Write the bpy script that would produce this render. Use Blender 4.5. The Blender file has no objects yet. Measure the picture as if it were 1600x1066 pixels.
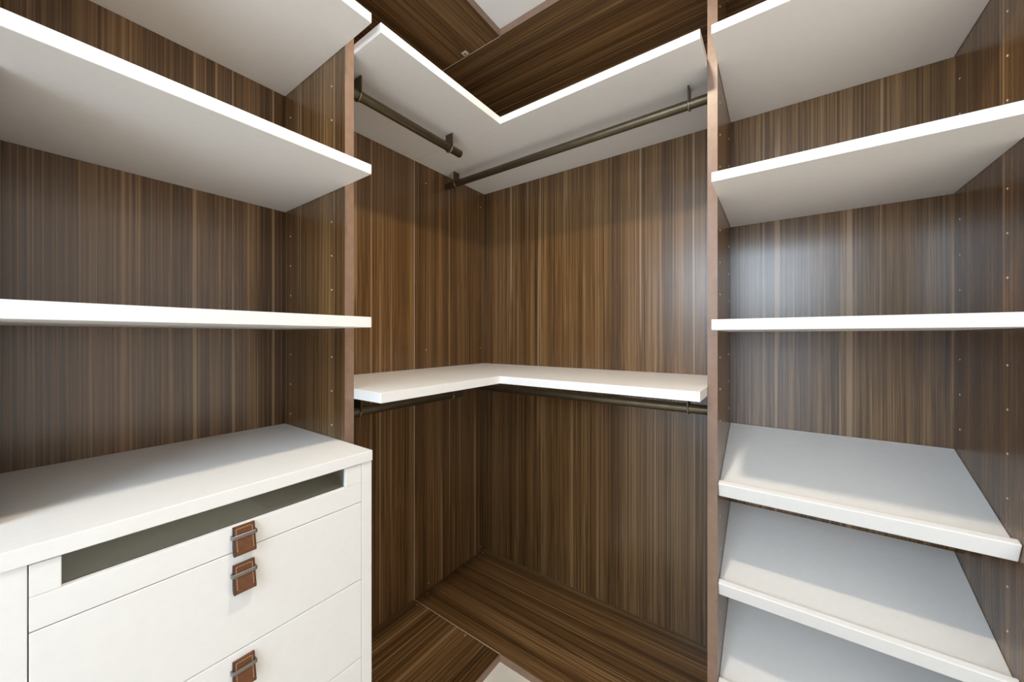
import bpy, bmesh, math
from mathutils import Vector

# ------------------------------------------------------------------ camera, world, light, exposure
scene = bpy.context.scene
COL = scene.collection
H = 1.2244                                   # camera height above the tile floor
cam_d = bpy.data.cameras.new('camera')
cam = bpy.data.objects.new('camera', cam_d)
COL.objects.link(cam)
cam.location = (1.3401, -1.59, H)
cam.rotation_euler = (math.pi / 2, 0, math.radians(35.8016))
cam_d.sensor_width = 36.0
cam_d.lens = 573.57 / 1600 * 36
cam_d.shift_y = -6.43 / 1600
cam_d.clip_start = 0.02
scene.camera = cam

world = bpy.data.worlds.new('daylight')
scene.world = world
world.use_nodes = True
bg = world.node_tree.nodes['Background']
bg.inputs['Color'].default_value = (1.0, 0.955, 0.895, 1)     # even light of the bright room that the closet opens into
bg.inputs['Strength'].default_value = 1.2

WIN_X0, WIN_X1, WIN_Z0, WIN_ZM, WIN_Z1, REAR_Y = 0.50, 1.70, 0.10, 1.46, 2.24, -3.0
LAMPS = [(1.07, -1.05, 13.0, 180)]     # recessed ceiling lamps: x, y, watts, beam angle
for lx, ly, lw, la in LAMPS:
    ld = bpy.data.lights.new('downlight_bulb', 'AREA')
    ld.shape = 'DISK'; ld.size = 0.085; ld.energy = lw; ld.spread = math.radians(la); ld.color = (1.0, 0.85, 0.66)
    lo = bpy.data.objects.new('downlight_bulb', ld); COL.objects.link(lo)
    lo.location = (lx, ly, H + 1.1609 - 0.012)

vs = scene.view_settings
vs.view_transform = 'Standard'; vs.look = 'None'; vs.exposure = 0.0; vs.gamma = 1.0
vs.use_curve_mapping = False

# ------------------------------------------------------------------ measured dimensions (z relative to the camera + H)
A = 1.0344            # y of the divider face of the drawer bay
T = 0.0263            # board thickness
W = 0.3675            # divider depth
D = 0.4940            # shelf depth
B = 1.1995            # x of the divider face of the shoe bay
CX = 1.7515           # x of the far shoe-bay panel
LY = -1.5965          # far end of the drawer bay
SEAM = -0.4935
ZB = H - 1.1974       # top of the wooden base
ZC = H + 1.1346       # underside of the wooden top
ZCT = H + 1.1609      # white ceiling
RX = 3.40             # right wall of the room

# ------------------------------------------------------------------ materials
def new_mat(name):
    m = bpy.data.materials.new(name); m.use_nodes = True
    nt = m.node_tree
    return m, nt, nt.nodes['Principled BSDF']

def wood(name, axis, gain=1.0, rough=0.25):
    """dark striped walnut laminate, grain running along the given axis"""
    m, nt, bs = new_mat(name)
    N, L = nt.nodes, nt.links
    geo = N.new('ShaderNodeNewGeometry')
    info = N.new('ShaderNodeObjectInfo')
    mul = N.new('ShaderNodeVectorMath'); mul.operation = 'MULTIPLY'
    s = [1.0, 1.0, 1.0]; s['xyz'.index(axis)] = 0.004
    mul.inputs[1].default_value = s
    L.new(geo.outputs['Position'], mul.inputs[0])
    # gentle waviness of the grain
    wav = N.new('ShaderNodeTexNoise'); wav.inputs['Scale'].default_value = 1.6; wav.inputs['Detail'].default_value = 2
    L.new(geo.outputs['Position'], wav.inputs['Vector'])
    wsc = N.new('ShaderNodeVectorMath'); wsc.operation = 'SCALE'; wsc.inputs['Scale'].default_value = 0.004
    L.new(wav.outputs['Color'], wsc.inputs[0])
    add = N.new('ShaderNodeVectorMath'); add.operation = 'ADD'
    L.new(mul.outputs[0], add.inputs[0]); L.new(wsc.outputs[0], add.inputs[1])
    off = N.new('ShaderNodeVectorMath'); off.operation = 'ADD'
    L.new(add.outputs[0], off.inputs[0])
    rnd = N.new('ShaderNodeMath'); rnd.operation = 'MULTIPLY'; rnd.inputs[1].default_value = 7.0
    L.new(info.outputs['Random'], rnd.inputs[0])
    L.new(rnd.outputs[0], off.inputs[1])
    def noise(scale, detail=2.0, rgh=0.5):
        n = N.new('ShaderNodeTexNoise')
        n.inputs['Scale'].default_value = scale; n.inputs['Detail'].default_value = detail
        n.inputs['Roughness'].default_value = rgh
        L.new(off.outputs[0], n.inputs['Vector'])
        return n.outputs['Fac']
    def math_(op, a, b):
        n = N.new('ShaderNodeMath'); n.operation = op
        for i, v in enumerate((a, b)):
            if isinstance(v, (int, float)): n.inputs[i].default_value = v
            else: L.new(v, n.inputs[i])
        return n.outputs[0]
    broad = noise(17, 2, 0.5)
    mid = noise(190, 3, 0.7)
    fine = noise(800, 2, 0.6)
    v = math_('ADD', math_('MULTIPLY', broad, 0.26), math_('ADD', math_('MULTIPLY', mid, 0.46), math_('MULTIPLY', fine, 0.28)))
    ramp = N.new('ShaderNodeValToRGB')
    cr = ramp.color_ramp
    cols = [(0.38, (0.038, 0.018, 0.006)), (0.47, (0.100, 0.050, 0.017)), (0.53, (0.165, 0.086, 0.031)), (0.64, (0.34, 0.198, 0.085))]
    cr.elements[0].position = cols[0][0]; cr.elements[1].position = cols[-1][0]
    cr.elements[0].color = tuple(c * gain for c in cols[0][1]) + (1,)
    cr.elements[1].color = tuple(c * gain for c in cols[-1][1]) + (1,)
    for p_, c_ in cols[1:-1]:
        e = cr.elements.new(p_); e.color = tuple(c * gain for c in c_) + (1,)
    L.new(v, ramp.inputs[0])
    # thin pale veins
    vein = noise(75, 1, 0.4)
    vr = N.new('ShaderNodeMapRange'); vr.inputs['From Min'].default_value = 0.655; vr.inputs['From Max'].default_value = 0.70
    L.new(vein, vr.inputs['Value'])
    mix = N.new('ShaderNodeMix'); mix.data_type = 'RGBA'
    L.new(math_('MULTIPLY', vr.outputs[0], 0.65), mix.inputs['Factor'])
    L.new(ramp.outputs[0], mix.inputs['A'])
    mix.inputs['B'].default_value = (0.42 * gain, 0.27 * gain, 0.145 * gain, 1)
    L.new(mix.outputs['Result'], bs.inputs['Base Color'])
    bs.inputs['Roughness'].default_value = rough
    bs.inputs['Specular IOR Level'].default_value = 0.72
    bump = N.new('ShaderNodeBump'); bump.inputs['Strength'].default_value = 0.10; bump.inputs['Distance'].default_value = 0.0006
    L.new(math_('ADD', fine, mid), bump.inputs['Height'])
    L.new(bump.outputs[0], bs.inputs['Normal'])
    return m

def plain(name, col, rough=0.4, metal=0.0, spec=0.5, mottle=0.0, scale=30):
    m, nt, bs = new_mat(name)
    bs.inputs['Roughness'].default_value = rough
    bs.inputs['Metallic'].default_value = metal
    bs.inputs['Specular IOR Level'].default_value = spec
    N, L = nt.nodes, nt.links
    tc = N.new('ShaderNodeTexCoord')
    n = N.new('ShaderNodeTexNoise'); n.inputs['Scale'].default_value = scale; n.inputs['Detail'].default_value = 4
    L.new(tc.outputs['Object'], n.inputs['Vector'])
    r = N.new('ShaderNodeValToRGB')
    lo_ = tuple(c * (1 - mottle) for c in col); hi = tuple(min(1, c * (1 + mottle)) for c in col)
    r.color_ramp.elements[0].color = lo_ + (1,); r.color_ramp.elements[1].color = hi + (1,)
    r.color_ramp.elements[0].position = 0.3; r.color_ramp.elements[1].position = 0.7
    L.new(n.outputs['Fac'], r.inputs[0]); L.new(r.outputs[0], bs.inputs['Base Color'])
    return m

WZ, WX, WY = wood('walnut_grain_z', 'z'), wood('walnut_grain_x', 'x'), wood('walnut_grain_y', 'y')
EDGE = EDGEX = EDGEY = plain('walnut_edge_band', (0.25, 0.155, 0.105), 0.4, mottle=0.12, scale=40)
WHITE = plain('white_lacquer', (0.89, 0.875, 0.85), 0.38, mottle=0.012, scale=60)
PAINT = plain('white_wall_paint', (0.87, 0.865, 0.85), 0.7, spec=0.3, mottle=0.015, scale=8)
BRONZE = plain('dark_bronze', (0.125, 0.098, 0.060), 0.36, metal=0.8, mottle=0.10, scale=25)
BRONZE_E = plain('worn_bronze_edge', (0.34, 0.28, 0.21), 0.35, metal=0.85, mottle=0.08, scale=60)
STEEL = plain('brushed_nickel', (0.27, 0.26, 0.25), 0.38, metal=0.9, mottle=0.05, scale=90)
LEATHER = plain('brown_leather', (0.135, 0.043, 0.009), 0.38, mottle=0.16, scale=110)
LEATHER_E = plain('dark_leather_edge', (0.035, 0.015, 0.007), 0.6, mottle=0.1, scale=110)
THREAD = plain('cream_thread', (0.60, 0.42, 0.25), 0.7)
PIN = plain('pale_hole_plug', (0.80, 0.72, 0.58), 0.5)
SEAMM = plain('pale_raw_edge', (0.70, 0.58, 0.46), 0.5, mottle=0.08)
LINING = plain('drawer_lining', (0.86, 0.82, 0.72), 0.8, mottle=0.04, scale=200)
TILE = plain('cream_tile', (0.76, 0.70, 0.60), 0.32, mottle=0.06, scale=6)
LENS, _nt, _b = new_mat('lamp_lens')
_b.inputs['Emission Color'].default_value = (1.0, 0.80, 0.56, 1); _b.inputs['Emission Strength'].default_value = 6.0
SKYPANE, _nt, _b = new_mat('window_pane_sky')
_b.inputs['Emission Color'].default_value = (0.68, 0.84, 1.0, 1); _b.inputs['Emission Strength'].default_value = 11.0
LOWPANE, _nt, _b = new_mat('window_pane_garden')
_b.inputs['Emission Color'].default_value = (0.62, 0.80, 1.0, 1); _b.inputs['Emission Strength'].default_value = 2.4
GLASS, _nt, _b = new_mat('clear_glass')
_tr = _nt.nodes.new('ShaderNodeBsdfTransparent'); _tr.inputs[0].default_value = (0.97, 0.99, 0.97, 1)
_gl = _nt.nodes.new('ShaderNodeBsdfGlossy'); _gl.inputs['Roughness'].default_value = 0.03
_fr = _nt.nodes.new('ShaderNodeFresnel'); _fr.inputs['IOR'].default_value = 1.5
_mx = _nt.nodes.new('ShaderNodeMixShader')
_nt.links.new(_fr.outputs[0], _mx.inputs[0]); _nt.links.new(_tr.outputs[0], _mx.inputs[1]); _nt.links.new(_gl.outputs[0], _mx.inputs[2])
_nt.links.new(_mx.outputs[0], _nt.nodes['Material Output'].inputs[0])

# ------------------------------------------------------------------ helpers
def tag(o, label=None, cat=None, group=None, kind=None):
    if label: o['label'] = label
    if cat: o['category'] = cat
    if group: o['group'] = group
    if kind: o['kind'] = kind
    return o

def world_loc(o):
    v = Vector(o.location)
    while o.parent:
        o = o.parent; v += Vector(o.location)
    return v

def link(name, me, loc, parent=None, mat=None):
    o = bpy.data.objects.new(name, me); COL.objects.link(o)
    if mat and me and not me.materials: me.materials.append(mat)
    loc = Vector(loc)
    if parent is not None:
        o.parent = parent; loc = loc - world_loc(parent)
    o.location = loc
    return o

def empty(name, loc):
    o = bpy.data.objects.new(name, None); COL.objects.link(o)
    o.location = loc; o.empty_display_size = 0.05
    return o

def mesh_from(bm, name, smooth=False):
    bmesh.ops.recalc_face_normals(bm, faces=bm.faces[:])
    me = bpy.data.meshes.new(name); bm.to_mesh(me); bm.free()
    if smooth:
        for p in me.polygons: p.use_smooth = True
    return me

def add_box(bm, x0, x1, y0, y1, z0, z1):
    vs_ = [bm.verts.new(c) for c in ((x0,y0,z0),(x1,y0,z0),(x1,y1,z0),(x0,y1,z0),(x0,y0,z1),(x1,y0,z1),(x1,y1,z1),(x0,y1,z1))]
    for f in ((0,3,2,1),(4,5,6,7),(0,1,5,4),(1,2,6,5),(2,3,7,6),(3,0,4,7)):
        bm.faces.new([vs_[i] for i in f])

def box(name, x0, x1, y0, y1, z0, z1, mat, parent=None, bevel=0.0, seg=2):
    c = Vector(((x0+x1)/2, (y0+y1)/2, (z0+z1)/2))
    bm = bmesh.new()
    add_box(bm, x0-c.x, x1-c.x, y0-c.y, y1-c.y, z0-c.z, z1-c.z)
    if bevel:
        bmesh.ops.bevel(bm, geom=bm.edges[:], offset=bevel, segments=seg, affect='EDGES', profile=0.5)
    return link(name, mesh_from(bm, name), c, parent, mat)

def boxes(name, lst, mat, parent=None, origin=(0,0,0)):
    o = Vector(origin); bm = bmesh.new()
    for b in lst:
        add_box(bm, b[0]-o.x, b[1]-o.x, b[2]-o.y, b[3]-o.y, b[4]-o.z, b[5]-o.z)
    return link(name, mesh_from(bm, name), o, parent, mat)

def prism(name, poly, axis, e0, e1, mat, parent=None, bevel=0.0, smooth=False, seg=2):
    """poly: (p,q) points in the two other axes (order x,y,z without axis); extruded along axis e0..e1"""
    bm = bmesh.new()
    def pt(p, q, e):
        if axis == 'x': return (e, p, q)
        if axis == 'y': return (p, e, q)
        return (p, q, e)
    cx = sum(p for p, q in poly)/len(poly); cq = sum(q for p, q in poly)/len(poly); ce = (e0+e1)/2
    a = [bm.verts.new(pt(p-cx, q-cq, e0-ce)) for p, q in poly]
    b = [bm.verts.new(pt(p-cx, q-cq, e1-ce)) for p, q in poly]
    bm.faces.new(a); bm.faces.new(b[::-1])
    n = len(poly)
    for i in range(n):
        bm.faces.new((a[i], b[i], b[(i+1) % n], a[(i+1) % n]))
    if bevel:
        bmesh.ops.recalc_face_normals(bm, faces=bm.faces[:])
        bmesh.ops.bevel(bm, geom=bm.edges[:], offset=bevel, segments=seg, affect='EDGES', profile=0.5)
    return link(name, mesh_from(bm, name, smooth), pt(cx, cq, ce), parent, mat)

def cyl_mesh(name, r, length, axis, n=32, bevel=0.0):
    bm = bmesh.new()
    a, b = [], []
    for i in range(n):
        t = 2*math.pi*i/n; p, q = r*math.cos(t), r*math.sin(t)
        for lst, e in ((a, -length/2), (b, length/2)):
            lst.append(bm.verts.new({'x': (e,p,q), 'y': (p,e,q), 'z': (p,q,e)}[axis]))
    fa = bm.faces.new(a); fb = bm.faces.new(b[::-1])
    for i in range(n):
        f = bm.faces.new((a[i], b[i], b[(i+1) % n], a[(i+1) % n])); f.smooth = True
    bmesh.ops.recalc_face_normals(bm, faces=bm.faces[:])
    if bevel:
        es = list(fa.edges) + list(fb.edges)
        bmesh.ops.bevel(bm, geom=es, offset=bevel, segments=3, affect='EDGES', profile=0.5)
    me = bpy.data.meshes.new(name); bm.to_mesh(me); bm.free()
    return me

PINM = {ax: cyl_mesh('pin_hole_' + ax, 0.0023, 0.0012, ax, 10) for ax in 'xyz'}
CAMM = {ax: cyl_mesh('cam_cover_' + ax, 0.0042, 0.0012, ax, 12) for ax in 'xyz'}
for d_ in (PINM, CAMM):
    for me_ in d_.values(): me_.materials.append(PIN)

def dots(parent, pts, axis, cover=False):
    for pt in pts:
        link('cam_cover' if cover else 'pin_hole', (CAMM if cover else PINM)[axis], pt, parent)

# ------------------------------------------------------------------ the room shell
PT = 0.018
FLX = 3.42
floor = tag(box('floor', -0.2, FLX, REAR_Y - 0.2, 0.2, -0.1, 0.0, TILE), kind='structure')
ceiling = tag(box('ceiling', -0.2, FLX, REAR_Y - 0.2, 0.2, ZCT, ZCT + 0.1, PAINT), kind='structure')
wall_left = tag(box('wall_left', -0.2, -PT, REAR_Y - 0.2, 0.2, -0.05, ZCT + 0.05, PAINT), kind='structure')
wall_back = tag(box('wall_back', -PT, RX, PT, 0.2, -0.05, ZCT + 0.05, PAINT), kind='structure')
wall_rear = tag(boxes('wall_rear', [(WIN_X0 - 0.2, WIN_X0, REAR_Y-0.12, REAR_Y, -0.05, ZCT+0.05), (WIN_X1, 3.0, REAR_Y-0.12, REAR_Y, -0.05, ZCT+0.05),
                                    (WIN_X0, WIN_X1, REAR_Y-0.12, REAR_Y, WIN_Z1, ZCT+0.05), (WIN_X0, WIN_X1, REAR_Y-0.12, REAR_Y, -0.05, WIN_Z0)], PAINT, origin=(0, REAR_Y, 0)), kind='structure')
fw = 0.05
tag(boxes('window_1', [(WIN_X0-fw, WIN_X0, REAR_Y, REAR_Y+0.02, WIN_Z0-fw, WIN_Z1+fw), (WIN_X1, WIN_X1+fw, REAR_Y, REAR_Y+0.02, WIN_Z0-fw, WIN_Z1+fw),
                       (WIN_X0, WIN_X1, REAR_Y, REAR_Y+0.02, WIN_Z1, WIN_Z1+fw), (WIN_X0, WIN_X1, REAR_Y, REAR_Y+0.035, WIN_Z0-fw, WIN_Z0)], PAINT, origin=(WIN_X0, REAR_Y, WIN_Z0)), kind='structure')

win = bpy.data.objects['window_1']
box('pane', WIN_X0 + 0.001, WIN_X1 - 0.001, REAR_Y - 0.05, REAR_Y - 0.04, WIN_ZM + 0.02, WIN_Z1 - 0.001, SKYPANE, win)
box('pane', WIN_X0 + 0.001, WIN_X1 - 0.001, REAR_Y - 0.05, REAR_Y - 0.04, WIN_Z0 + 0.001, WIN_ZM - 0.02, LOWPANE, win)
box('transom', WIN_X0 + 0.001, WIN_X1 - 0.001, REAR_Y - 0.06, REAR_Y - 0.01, WIN_ZM - 0.02, WIN_ZM + 0.02, PAINT, win)

# wood lining of the walls: separate tall boards, thin open joints
G = 0.0008
def wall_board_x(y0, y1): return box('panel', -PT, 0.0, y0 + G, y1 - G, ZB, ZC, WZ, wall_left, 0.0006, 1)
def wall_board_y(x0, x1): return box('panel', x0 + G, x1 - G, 0.0, PT, ZB, ZC, WZ, wall_back, 0.0006, 1)
wall_board_x(REAR_Y, LY - T/2); wall_board_x(LY - T/2, -A + T/2); pA = wall_board_x(-A + T/2, SEAM); pB = wall_board_x(SEAM, 0.0)
wall_board_y(0.0, B - T/2); wall_board_y(B - T/2, CX + T/2); wall_board_y(CX + T/2, RX)
box('joint_strip', -0.004, 0.0004, SEAM - 0.0010, SEAM + 0.0010, ZB, ZC, SEAMM, wall_left)
dots(wall_left, [(0.0004, -0.425, H+0.723), (0.0004, -0.034, H+0.722), (0.0004, -0.4245, H-0.0612), (0.0004, -0.034, H-0.0605),
                 (0.0004, -0.409, H-1.168), (0.0004, -0.035, H-1.168)], 'x')
# wooden base boards on the tile and wooden top boards under the ceiling
for (z0, z1, par, nm) in ((0.0, ZB, floor, 'base_board'), (ZC, ZCT, ceiling, 'top_board')):
    o1 = box(nm, 0.0, D - 0.002, REAR_Y, SEAM - G, z0, z1, WY, par)
    o2 = box(nm, 0.0, RX, SEAM + G, 0.0, z0, z1, WX, par)
    box('edge_band', D - 0.002, D, REAR_Y, SEAM - G, z0, z1, EDGEY, o1)
    box('edge_band', D, RX, SEAM - 0.001, SEAM + G, z0, z1, EDGEX, o2)
    zf = ZB if nm == 'base_board' else ZC
    box('joint_strip', 0.0, D - 0.002, SEAM - 0.0010, SEAM + 0.0010, zf - 0.004 if zf == ZB else zf - 0.0004, zf + 0.0004 if zf == ZB else zf + 0.004, SEAMM, o1)
    if nm == 'base_board':
        dots(o1, [(0.0365, -0.5066, ZB+0.0004), (0.3268, -0.5060, ZB+0.0004), (0.33, -0.82, ZB+0.0004)], 'z')
        dots(o2, [(0.0167, -0.430, ZB+0.0004), (0.0171, -0.0347, ZB+0.0004)], 'z')
    else:
        c = box('corner_clip', 0.318, 0.342, -0.520, -0.500, ZC - 0.003, ZC, SEAMM, o1, 0.0008, 1)
        link('screw', cyl_mesh('screw', 0.004, 0.003, 'z', 12), (0.330, -0.510, ZC - 0.0035), c, BRONZE)

# ------------------------------------------------------------------ divider panels
def holes_z(first, step, skip=()):
    return [first - step * k for k in range(0, 20) if k not in skip]

def divider_y(y0, y1, label):            # board in a plane of constant y, standing on the left wall
    o = box('divider_panel', 0.0005, W - 0.0015, y0, y1, ZB, ZC, WZ)
    tag(o, label, 'divider panel', 'upright divider panels of the closet')
    box('edge_band', W - 0.0015, W, y0, y1, ZB, ZC, EDGE, o)
    return o
def divider_x(x0, x1, label):
    o = box('divider_panel', x0, x1, -W + 0.0015, -0.0005, ZB, ZC, WZ)
    tag(o, label, 'divider panel', 'upright divider panels of the closet')
    box('edge_band', x0, x1, -W, -W + 0.0015, ZB, ZC, EDGE, o)
    return o

dl = divider_y(-A, -A + T, 'dark striped wood upright panel between the drawer cabinet bay and the corner hanging space')
dots(dl, [(x, -A - 0.0004, H + z) for x in (0.0385, 0.2978) for z in (1.018, 0.920, 0.724, 0.626, 0.528, 0.332, 0.234, 0.136, -0.058, -0.156, -0.254)], 'y')
d0 = divider_y(LY - T, LY, 'dark striped wood upright panel at the far side of the drawer cabinet from the corner')
dr = divider_x(B - T, B, 'dark striped wood upright panel between the corner hanging space and the slanted shoe shelves')
ZR = (1.010, 0.912, 0.716, 0.618, 0.520, 0.326, 0.228, 0.130, -0.0625, -0.160, -0.257, -0.355, -0.549, -0.647, -0.843, -0.941)
dots(dr, [(B + 0.0004, y, H + z) for y in (-0.308, -0.055) for z in ZR], 'x')
dc = divider_x(CX, CX + T, 'dark striped wood upright panel closing the shoe shelf bay away from the corner')
dots(dc, [(CX - 0.0004, y, H + z) for y in (-0.299, -0.040) for z in ZR], 'x')

# ------------------------------------------------------------------ flat white shelves
def shelf(x0, x1, y0, y1, zt, zb, label, group):
    o = box('shelf', x0, x1, y0, y1, H + zb, H + zt, WHITE, None, 0.0012)
    tag(o, label, 'shelf', group)
    return o
GL, GR = 'white shelves above the drawer cabinet', 'white shelves above the slanted shoe shelves'
e = 0.0005
shelf(e, D, LY + e, -A - e, 0.8335, 0.8080, 'white shelf above the drawer cabinet, topmost of three, just below the wood ceiling boards', GL)
shelf(e, D, LY + e, -A - e, 0.4433, 0.4185, 'white shelf above the drawer cabinet, middle one of three', GL)
shelf(e, D, LY + e, -A - e, 0.0511, 0.0243, 'white shelf next above the drawer cabinet top, lowest of three', GL)
shelf(B + e, CX - e, -D - 0.002, -e, 0.8246, 0.8000, 'white shelf over the slanted shoe shelves, topmost of three flat ones', GR)
shelf(B + e, CX - e, -D - 0.002, -e, 0.4344, 0.4089, 'white shelf over the slanted shoe shelves, middle of three flat ones', GR)
shelf(B + e, CX - e, -D - 0.002, -e, 0.0460, 0.0182, 'white shelf next above the slanted shoe shelves, lowest of three flat ones', GR)

# ------------------------------------------------------------------ L-shaped corner shelves (two boards each)
def corner_shelf(zt, zb, label):
    r = empty('corner_shelf', (0.0, 0.0, H + zb))
    tag(r, label, 'corner shelf', 'L-shaped white corner shelves')
    y0 = -A + T + e
    o1 = box('board', e, D, y0, SEAM - 0.0003, H + zb, H + zt, WHITE, r, 0.0010)
    o2 = box('board', e, B - T - e, SEAM + 0.0003, -e, H + zb, H + zt, WHITE, r, 0.0010)
    dots(o1, [(0.20, -0.965, H + zt + 0.0002), (0.20, -0.84, H + zt + 0.0002)], 'z')
    return r
UB, LB = 0.8034, -0.1759
corner_shelf(0.8300, UB, 'L-shaped white corner shelf near the ceiling with two clothes rods under it')
corner_shelf(-0.1478, LB, 'L-shaped white corner shelf at mid height with two clothes rods under it')

# ------------------------------------------------------------------ clothes rods
ROD_R, DROP = 0.0152, 0.0545
def bracket(parent, pos, axis, ztop):
    """flat hanger plate with rounded lower end around the rod; axis = rod direction"""
    hw, th = 0.0190, 0.0045
    zc = ztop - DROP
    pts = [(-hw, ztop - 0.0003), (hw, ztop - 0.0003)]
    for i in range(17):
        t = -math.pi * i / 16
        pts.append((hw * math.cos(t), zc + hw * math.sin(t)))
    u = pos[0] if axis == 'y' else pos[1]
    ee = pos[1] if axis == 'y' else pos[0]
    o = prism('bracket', [(u + p, q) for p, q in pts], axis, ee - th/2, ee + th/2, BRONZE, parent, 0.0008, seg=1)
    # worn bright collar ring round the rod
    bm = bmesh.new(); n = 28
    rings = []
    for (r, s) in ((hw - 0.0002, -th/2 - 0.0006), (hw + 0.0007, -th/2), (hw + 0.0007, th/2), (hw - 0.0002, th/2 + 0.0006), (ROD_R, th/2 + 0.0006), (ROD_R, -th/2 - 0.0006)):
        ring = []
        for i in range(n + 1):
            t = math.pi * (1.0 + i / n)
            p, q = r * math.cos(t), r * math.sin(t)
            ring.append(bm.verts.new((p, s, q) if axis == 'y' else (s, p, q)))
        rings.append(ring)
    for k in range(len(rings)):
        a, b = rings[k], rings[(k+1) % len(rings)]
        for i in range(n):
            f = bm.faces.new((a[i], a[i+1], b[i+1], b[i])); f.smooth = True
    bm.faces.new([r[0] for r in rings]); bm.faces.new([r[-1] for r in rings][::-1])
    link('collar', mesh_from(bm, 'collar'), (pos[0], pos[1], zc), o, BRONZE_E)
    return o

def clothes_rod(axis, zb, brk, e0, e1, label):
    ztop = H + zb
    zc = ztop - DROP
    fx = 0.288 if axis == 'y' else -0.2945
    mid = (e0 + e1) / 2
    loc = (fx, mid, zc) if axis == 'y' else (mid, fx, zc)
    r = empty('clothes_rod', loc)
    tag(r, label, 'clothes rod', 'bronze clothes rods under the corner shelves')
    link('tube', cyl_mesh('tube', ROD_R, e1 - e0, axis, 36, 0.0015), loc, r, BRONZE)
    for s in brk:
        bracket(r, (fx, s) if axis == 'y' else (s, fx), axis, ztop)
    return r
yd, xd = -A + T + 0.0006, B - T - 0.0006
clothes_rod('y', UB, (-0.9470, -0.5560), yd, -0.4950, 'short bronze clothes rod under the upper corner shelf, starting at the drawer bay panel')
clothes_rod('x', UB, (0.0710, 1.1110), 0.0060, xd, 'long bronze clothes rod under the upper corner shelf, reaching the shoe bay panel')
clothes_rod('y', LB, (-0.9470, -0.5480), yd, -0.4870, 'short bronze clothes rod under the mid-height corner shelf, starting at the drawer bay panel')
clothes_rod('x', LB, (0.0710, 1.1090), 0.0060, xd, 'long bronze clothes rod under the mid-height corner shelf, reaching the shoe bay panel')

# ------------------------------------------------------------------ slanted shoe shelves
def slanted(zback, label):
    """zback: height of the top surface at the wall; slopes down to the front, lip square to the board"""
    r = empty('slanted_shelf', ((B + CX)/2, -0.18, H + zback - 0.16))
    tag(r, label, 'shoe shelf', 'slanted white shoe shelves')
    sl = 0.372; L = math.hypot(1, sl); ux, uz = -1/L, -sl/L          # direction down the slope in (y,z)
    nx, nz = uz, -ux                                                  # upward normal (y,z): leans to the front
    th, lt, up, dn = 0.0185, 0.018, 0.0215, 0.0235
    y0, z0 = -0.003, H + zback
    ln = 0.3415 * L * 1.0
    P = lambda s, n: (y0 + ux*s + nx*n, z0 + uz*s + nz*n)
    s_end = 0.357
    prism('board', [P(0, 0), P(s_end, 0), P(s_end, -th), P(0.007, -th)], 'x', B + e, CX - e, WHITE, r, 0.0008, seg=1)
    prism('lip', [P(s_end + 0.0003, up), P(s_end + lt, up), P(s_end + lt, -dn), P(s_end + 0.0003, -dn)], 'x', B + e, CX - e, WHITE, r, 0.0022)
    return r
slanted(-0.3195, 'slanted white shoe shelf with front lip, top one, below the flat shelves')
slanted(-0.6120, 'slanted white shoe shelf with front lip, between two other slanted ones')
slanted(-0.9040, 'slanted white shoe shelf with front lip, lowest one, near the wood base')

# ------------------------------------------------------------------ drawer cabinet
cab = empty('drawer_cabinet', (0.25, (LY - A)/2, ZB))
tag(cab, 'white drawer cabinet with glass-fronted top drawer and brown leather pulls', 'cabinet')
CT, CB = H - 0.2904, H - 0.3169
FX = 0.4945                                   # face of stiles and drawers
SI0, SI1 = -1.5690, -1.0637                   # inner edges of the two stiles
box('countertop', e, 0.4985, LY + e, -A - e, CB, CT, WHITE, cab, 0.0014)
zbot = ZB + 0.0003
box('side_panel', e, FX - 0.0185, -A - 0.0225, -A - e, zbot, CB, WHITE, cab)
box('side_panel', e, FX - 0.0185, LY + e, LY + 0.0225, zbot, CB, WHITE, cab)
box('stile', FX - 0.018, FX, SI1 + 0.0006, -A - e, zbot, CB - 0.0003, WHITE, cab, 0.0010)
box('stile', FX - 0.018, FX, LY + e, SI0 - 0.0012, zbot, CB - 0.0003, WHITE, cab, 0.0010)
box('back_panel', e, 0.010, LY + 0.0226, -A - 0.0226, zbot, CB, WHITE, cab)
box('divider_rail', 0.0105, FX - 0.03, LY + 0.0226, -A - 0.0226, H - 0.4160, H - 0.4060, WHITE, cab)

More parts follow.
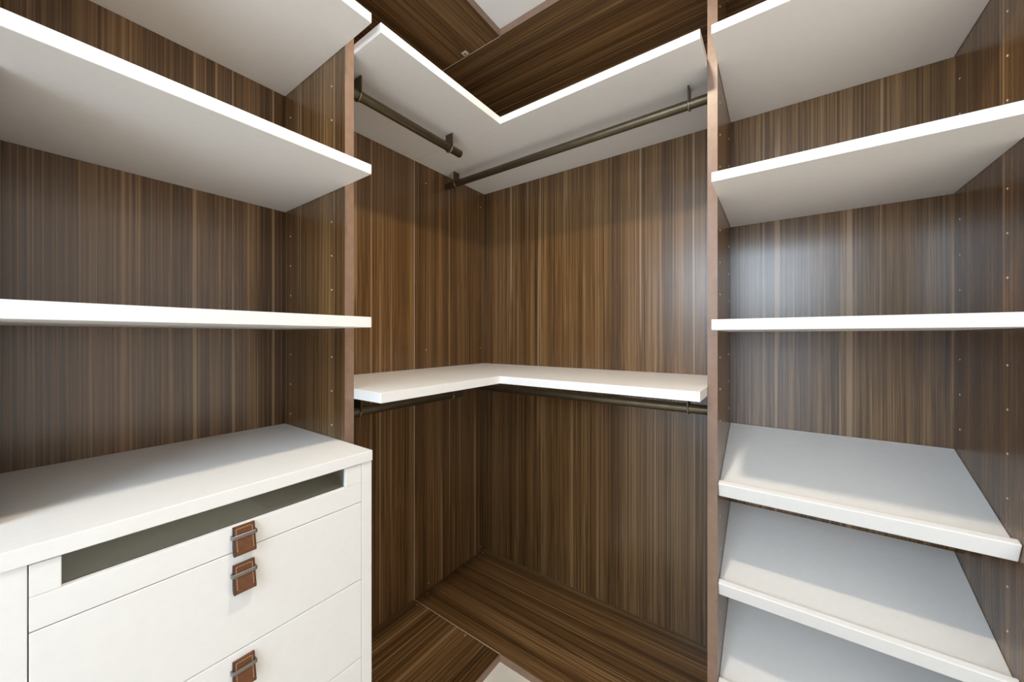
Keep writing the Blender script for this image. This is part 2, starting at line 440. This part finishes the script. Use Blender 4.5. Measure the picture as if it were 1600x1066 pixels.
PY = -1.3155                                  # centre line of the pulls
def leather_pull(front, ztop):
    hw, hgt = 0.0165, 0.0545
    x0 = FX + 0.0002
    zt, zb_ = ztop, ztop - hgt
    def surf(z):                               # front surface: stands off more towards the folded lower end
        k = (zt - z) / hgt
        return x0 + 0.0045 + 0.0115 * max(0.0, k) ** 1.3
    prof = [(x0, zt), (x0 + 0.0045, zt)]
    for i in range(1, 10):
        z = zt - (hgt - 0.006) * i / 9
        prof.append((surf(z), z))
    xe = surf(zb_ + 0.006)
    for i in range(1, 6):
        t = math.pi / 2 * i / 5
        prof.append((xe - 0.006 + 0.006 * math.cos(t), zb_ + 0.006 - 0.006 * math.sin(t)))
    prof += [(x0 + 0.003, zb_ + 0.001), (x0 + 0.001, zb_ + 0.008), (x0, zb_ + 0.020)]
    prism('leather_tab', prof, 'y', PY - hw, PY + hw, LEATHER, front)
    # dark burnished side edges
    for s in (-1, 1):
        prism('leather_edge', [(x + (0.0004 if i > 1 and i < len(prof) - 3 else 0), z) for i, (x, z) in enumerate(prof)], 'y',
              PY + s*(hw + 0.0001), PY + s*(hw + 0.0012), LEATHER_E, front)
    # stitching: dashes following the leather, joined
    bm = bmesh.new()
    def dash(y, z, ly, lz):
        x = surf(z)
        add_box(bm, x - 0.0004, x + 0.0006, y - ly/2, y + ly/2, z - lz/2, z + lz/2)
    for s in (-1, 1):
        z = zt - 0.006
        while z > zb_ + 0.008:
            dash(PY + s*(hw - 0.0032), z, 0.0009, 0.0027); z -= 0.0041
    y = PY - hw + 0.0055
    while y < PY + hw - 0.004:
        dash(y, zt - 0.0042, 0.0027, 0.0009); y += 0.0041
    link('stitching', mesh_from(bm, 'stitching'), (0, 0, 0), front, THREAD)
    # nickel strap holding the tab to the drawer
    zs = zt - 0.0185; bw, bh = 0.0212, 0.0036
    xs = surf(zs) + 0.0006
    prof = [(x0, PY - bw), (xs + 0.0008, PY - bw), (xs + 0.0022, PY - bw + 0.003), (xs + 0.0022, PY + bw - 0.003), (xs + 0.0008, PY + bw), (x0, PY + bw),
            (x0, PY + bw - 0.002), (xs, PY + bw - 0.0035), (xs, PY - bw + 0.0035), (x0, PY - bw + 0.002)]
    prism('metal_strap', prof, 'z', zs - bh, zs + bh, STEEL, front, 0.0005, seg=1)

# top drawer: rail, two end blocks, glass strip, lined tray
WIN0, WIN1, WZ0 = -1.5400, -1.1042, H - 0.3650
top = empty('drawer', (FX, PY, H - 0.4140)); top.parent = cab; top.location = Vector((FX, PY, H - 0.4140)) - Vector(cab.location)
box('front_rail', FX - 0.018, FX, SI0, SI1, H - 0.4132, WZ0, WHITE, top, 0.0010)
box('end_block', FX - 0.018, FX, SI0, WIN0, WZ0 + 0.0003, CB - 0.0022, WHITE, top, 0.0010)
box('end_block', FX - 0.018, FX, WIN1, SI1, WZ0 + 0.0003, CB - 0.0022, WHITE, top, 0.0010)
box('glass_pane', FX - 0.014, FX - 0.010, WIN0 + e, WIN1 - e, WZ0 + 0.0005, CB - 0.003, GLASS, top)
box('tray_floor', 0.03, FX - 0.0185, SI0 + 0.004, SI1 - 0.004, H - 0.4040, H - 0.3700, LINING, top)
box('tray_side', 0.03, FX - 0.0185, SI0 - 0.003, SI0 + 0.0035, H - 0.4040, H - 0.3300, WHITE, top)
box('tray_side', 0.03, FX - 0.0185, SI1 - 0.0035, SI1 + 0.003, H - 0.4040, H - 0.3300, WHITE, top)
box('tray_back', 0.018, 0.0295, SI0, SI1, H - 0.4040, H - 0.3300, WHITE, top)
leather_pull(top, H - 0.3655)
zs_ = [-0.4140, -0.6080, -0.8037, -0.9990, -1.1950]
tops = [-0.4385, -0.6235, -0.8195, -1.0150]
for k in range(4):
    dz0, dz1 = H + zs_[k+1] + 0.0008, H + zs_[k] - 0.0008
    fr = box('drawer', FX - 0.018, FX, SI0, SI1, max(dz0, ZB + 0.002), dz1, WHITE, cab, 0.0012)
    leather_pull(fr, H + tops[k])

# ------------------------------------------------------------------ recessed lamp in the ceiling
LAMP_LABEL = ['round recessed downlight in the white ceiling of the closet']
for (lx, ly, lw, la), lab in zip(LAMPS, LAMP_LABEL):
    lamp = empty('recessed_ceiling_light', (lx, ly, ZCT - 0.008))
    tag(lamp, lab, 'ceiling light')
    bm = bmesh.new(); n = 48; rings = []
    for r_, z_ in ((0.047, -0.002), (0.050, -0.008), (0.060, -0.008), (0.066, -0.004), (0.066, 0.0)):
        rings.append([bm.verts.new((r_*math.cos(2*math.pi*i/n), r_*math.sin(2*math.pi*i/n), z_)) for i in range(n)])
    for k in range(len(rings) - 1):
        for i in range(n):
            bm.faces.new((rings[k][i], rings[k][(i+1) % n], rings[k+1][(i+1) % n], rings[k+1][i])).smooth = True
    link('trim_ring', mesh_from(bm, 'trim_ring'), (lx, ly, ZCT), lamp, PAINT)
    link('lens', cyl_mesh('lens', 0.047, 0.002, 'z', 40), (lx, ly, ZCT - 0.0015), lamp, LENS)
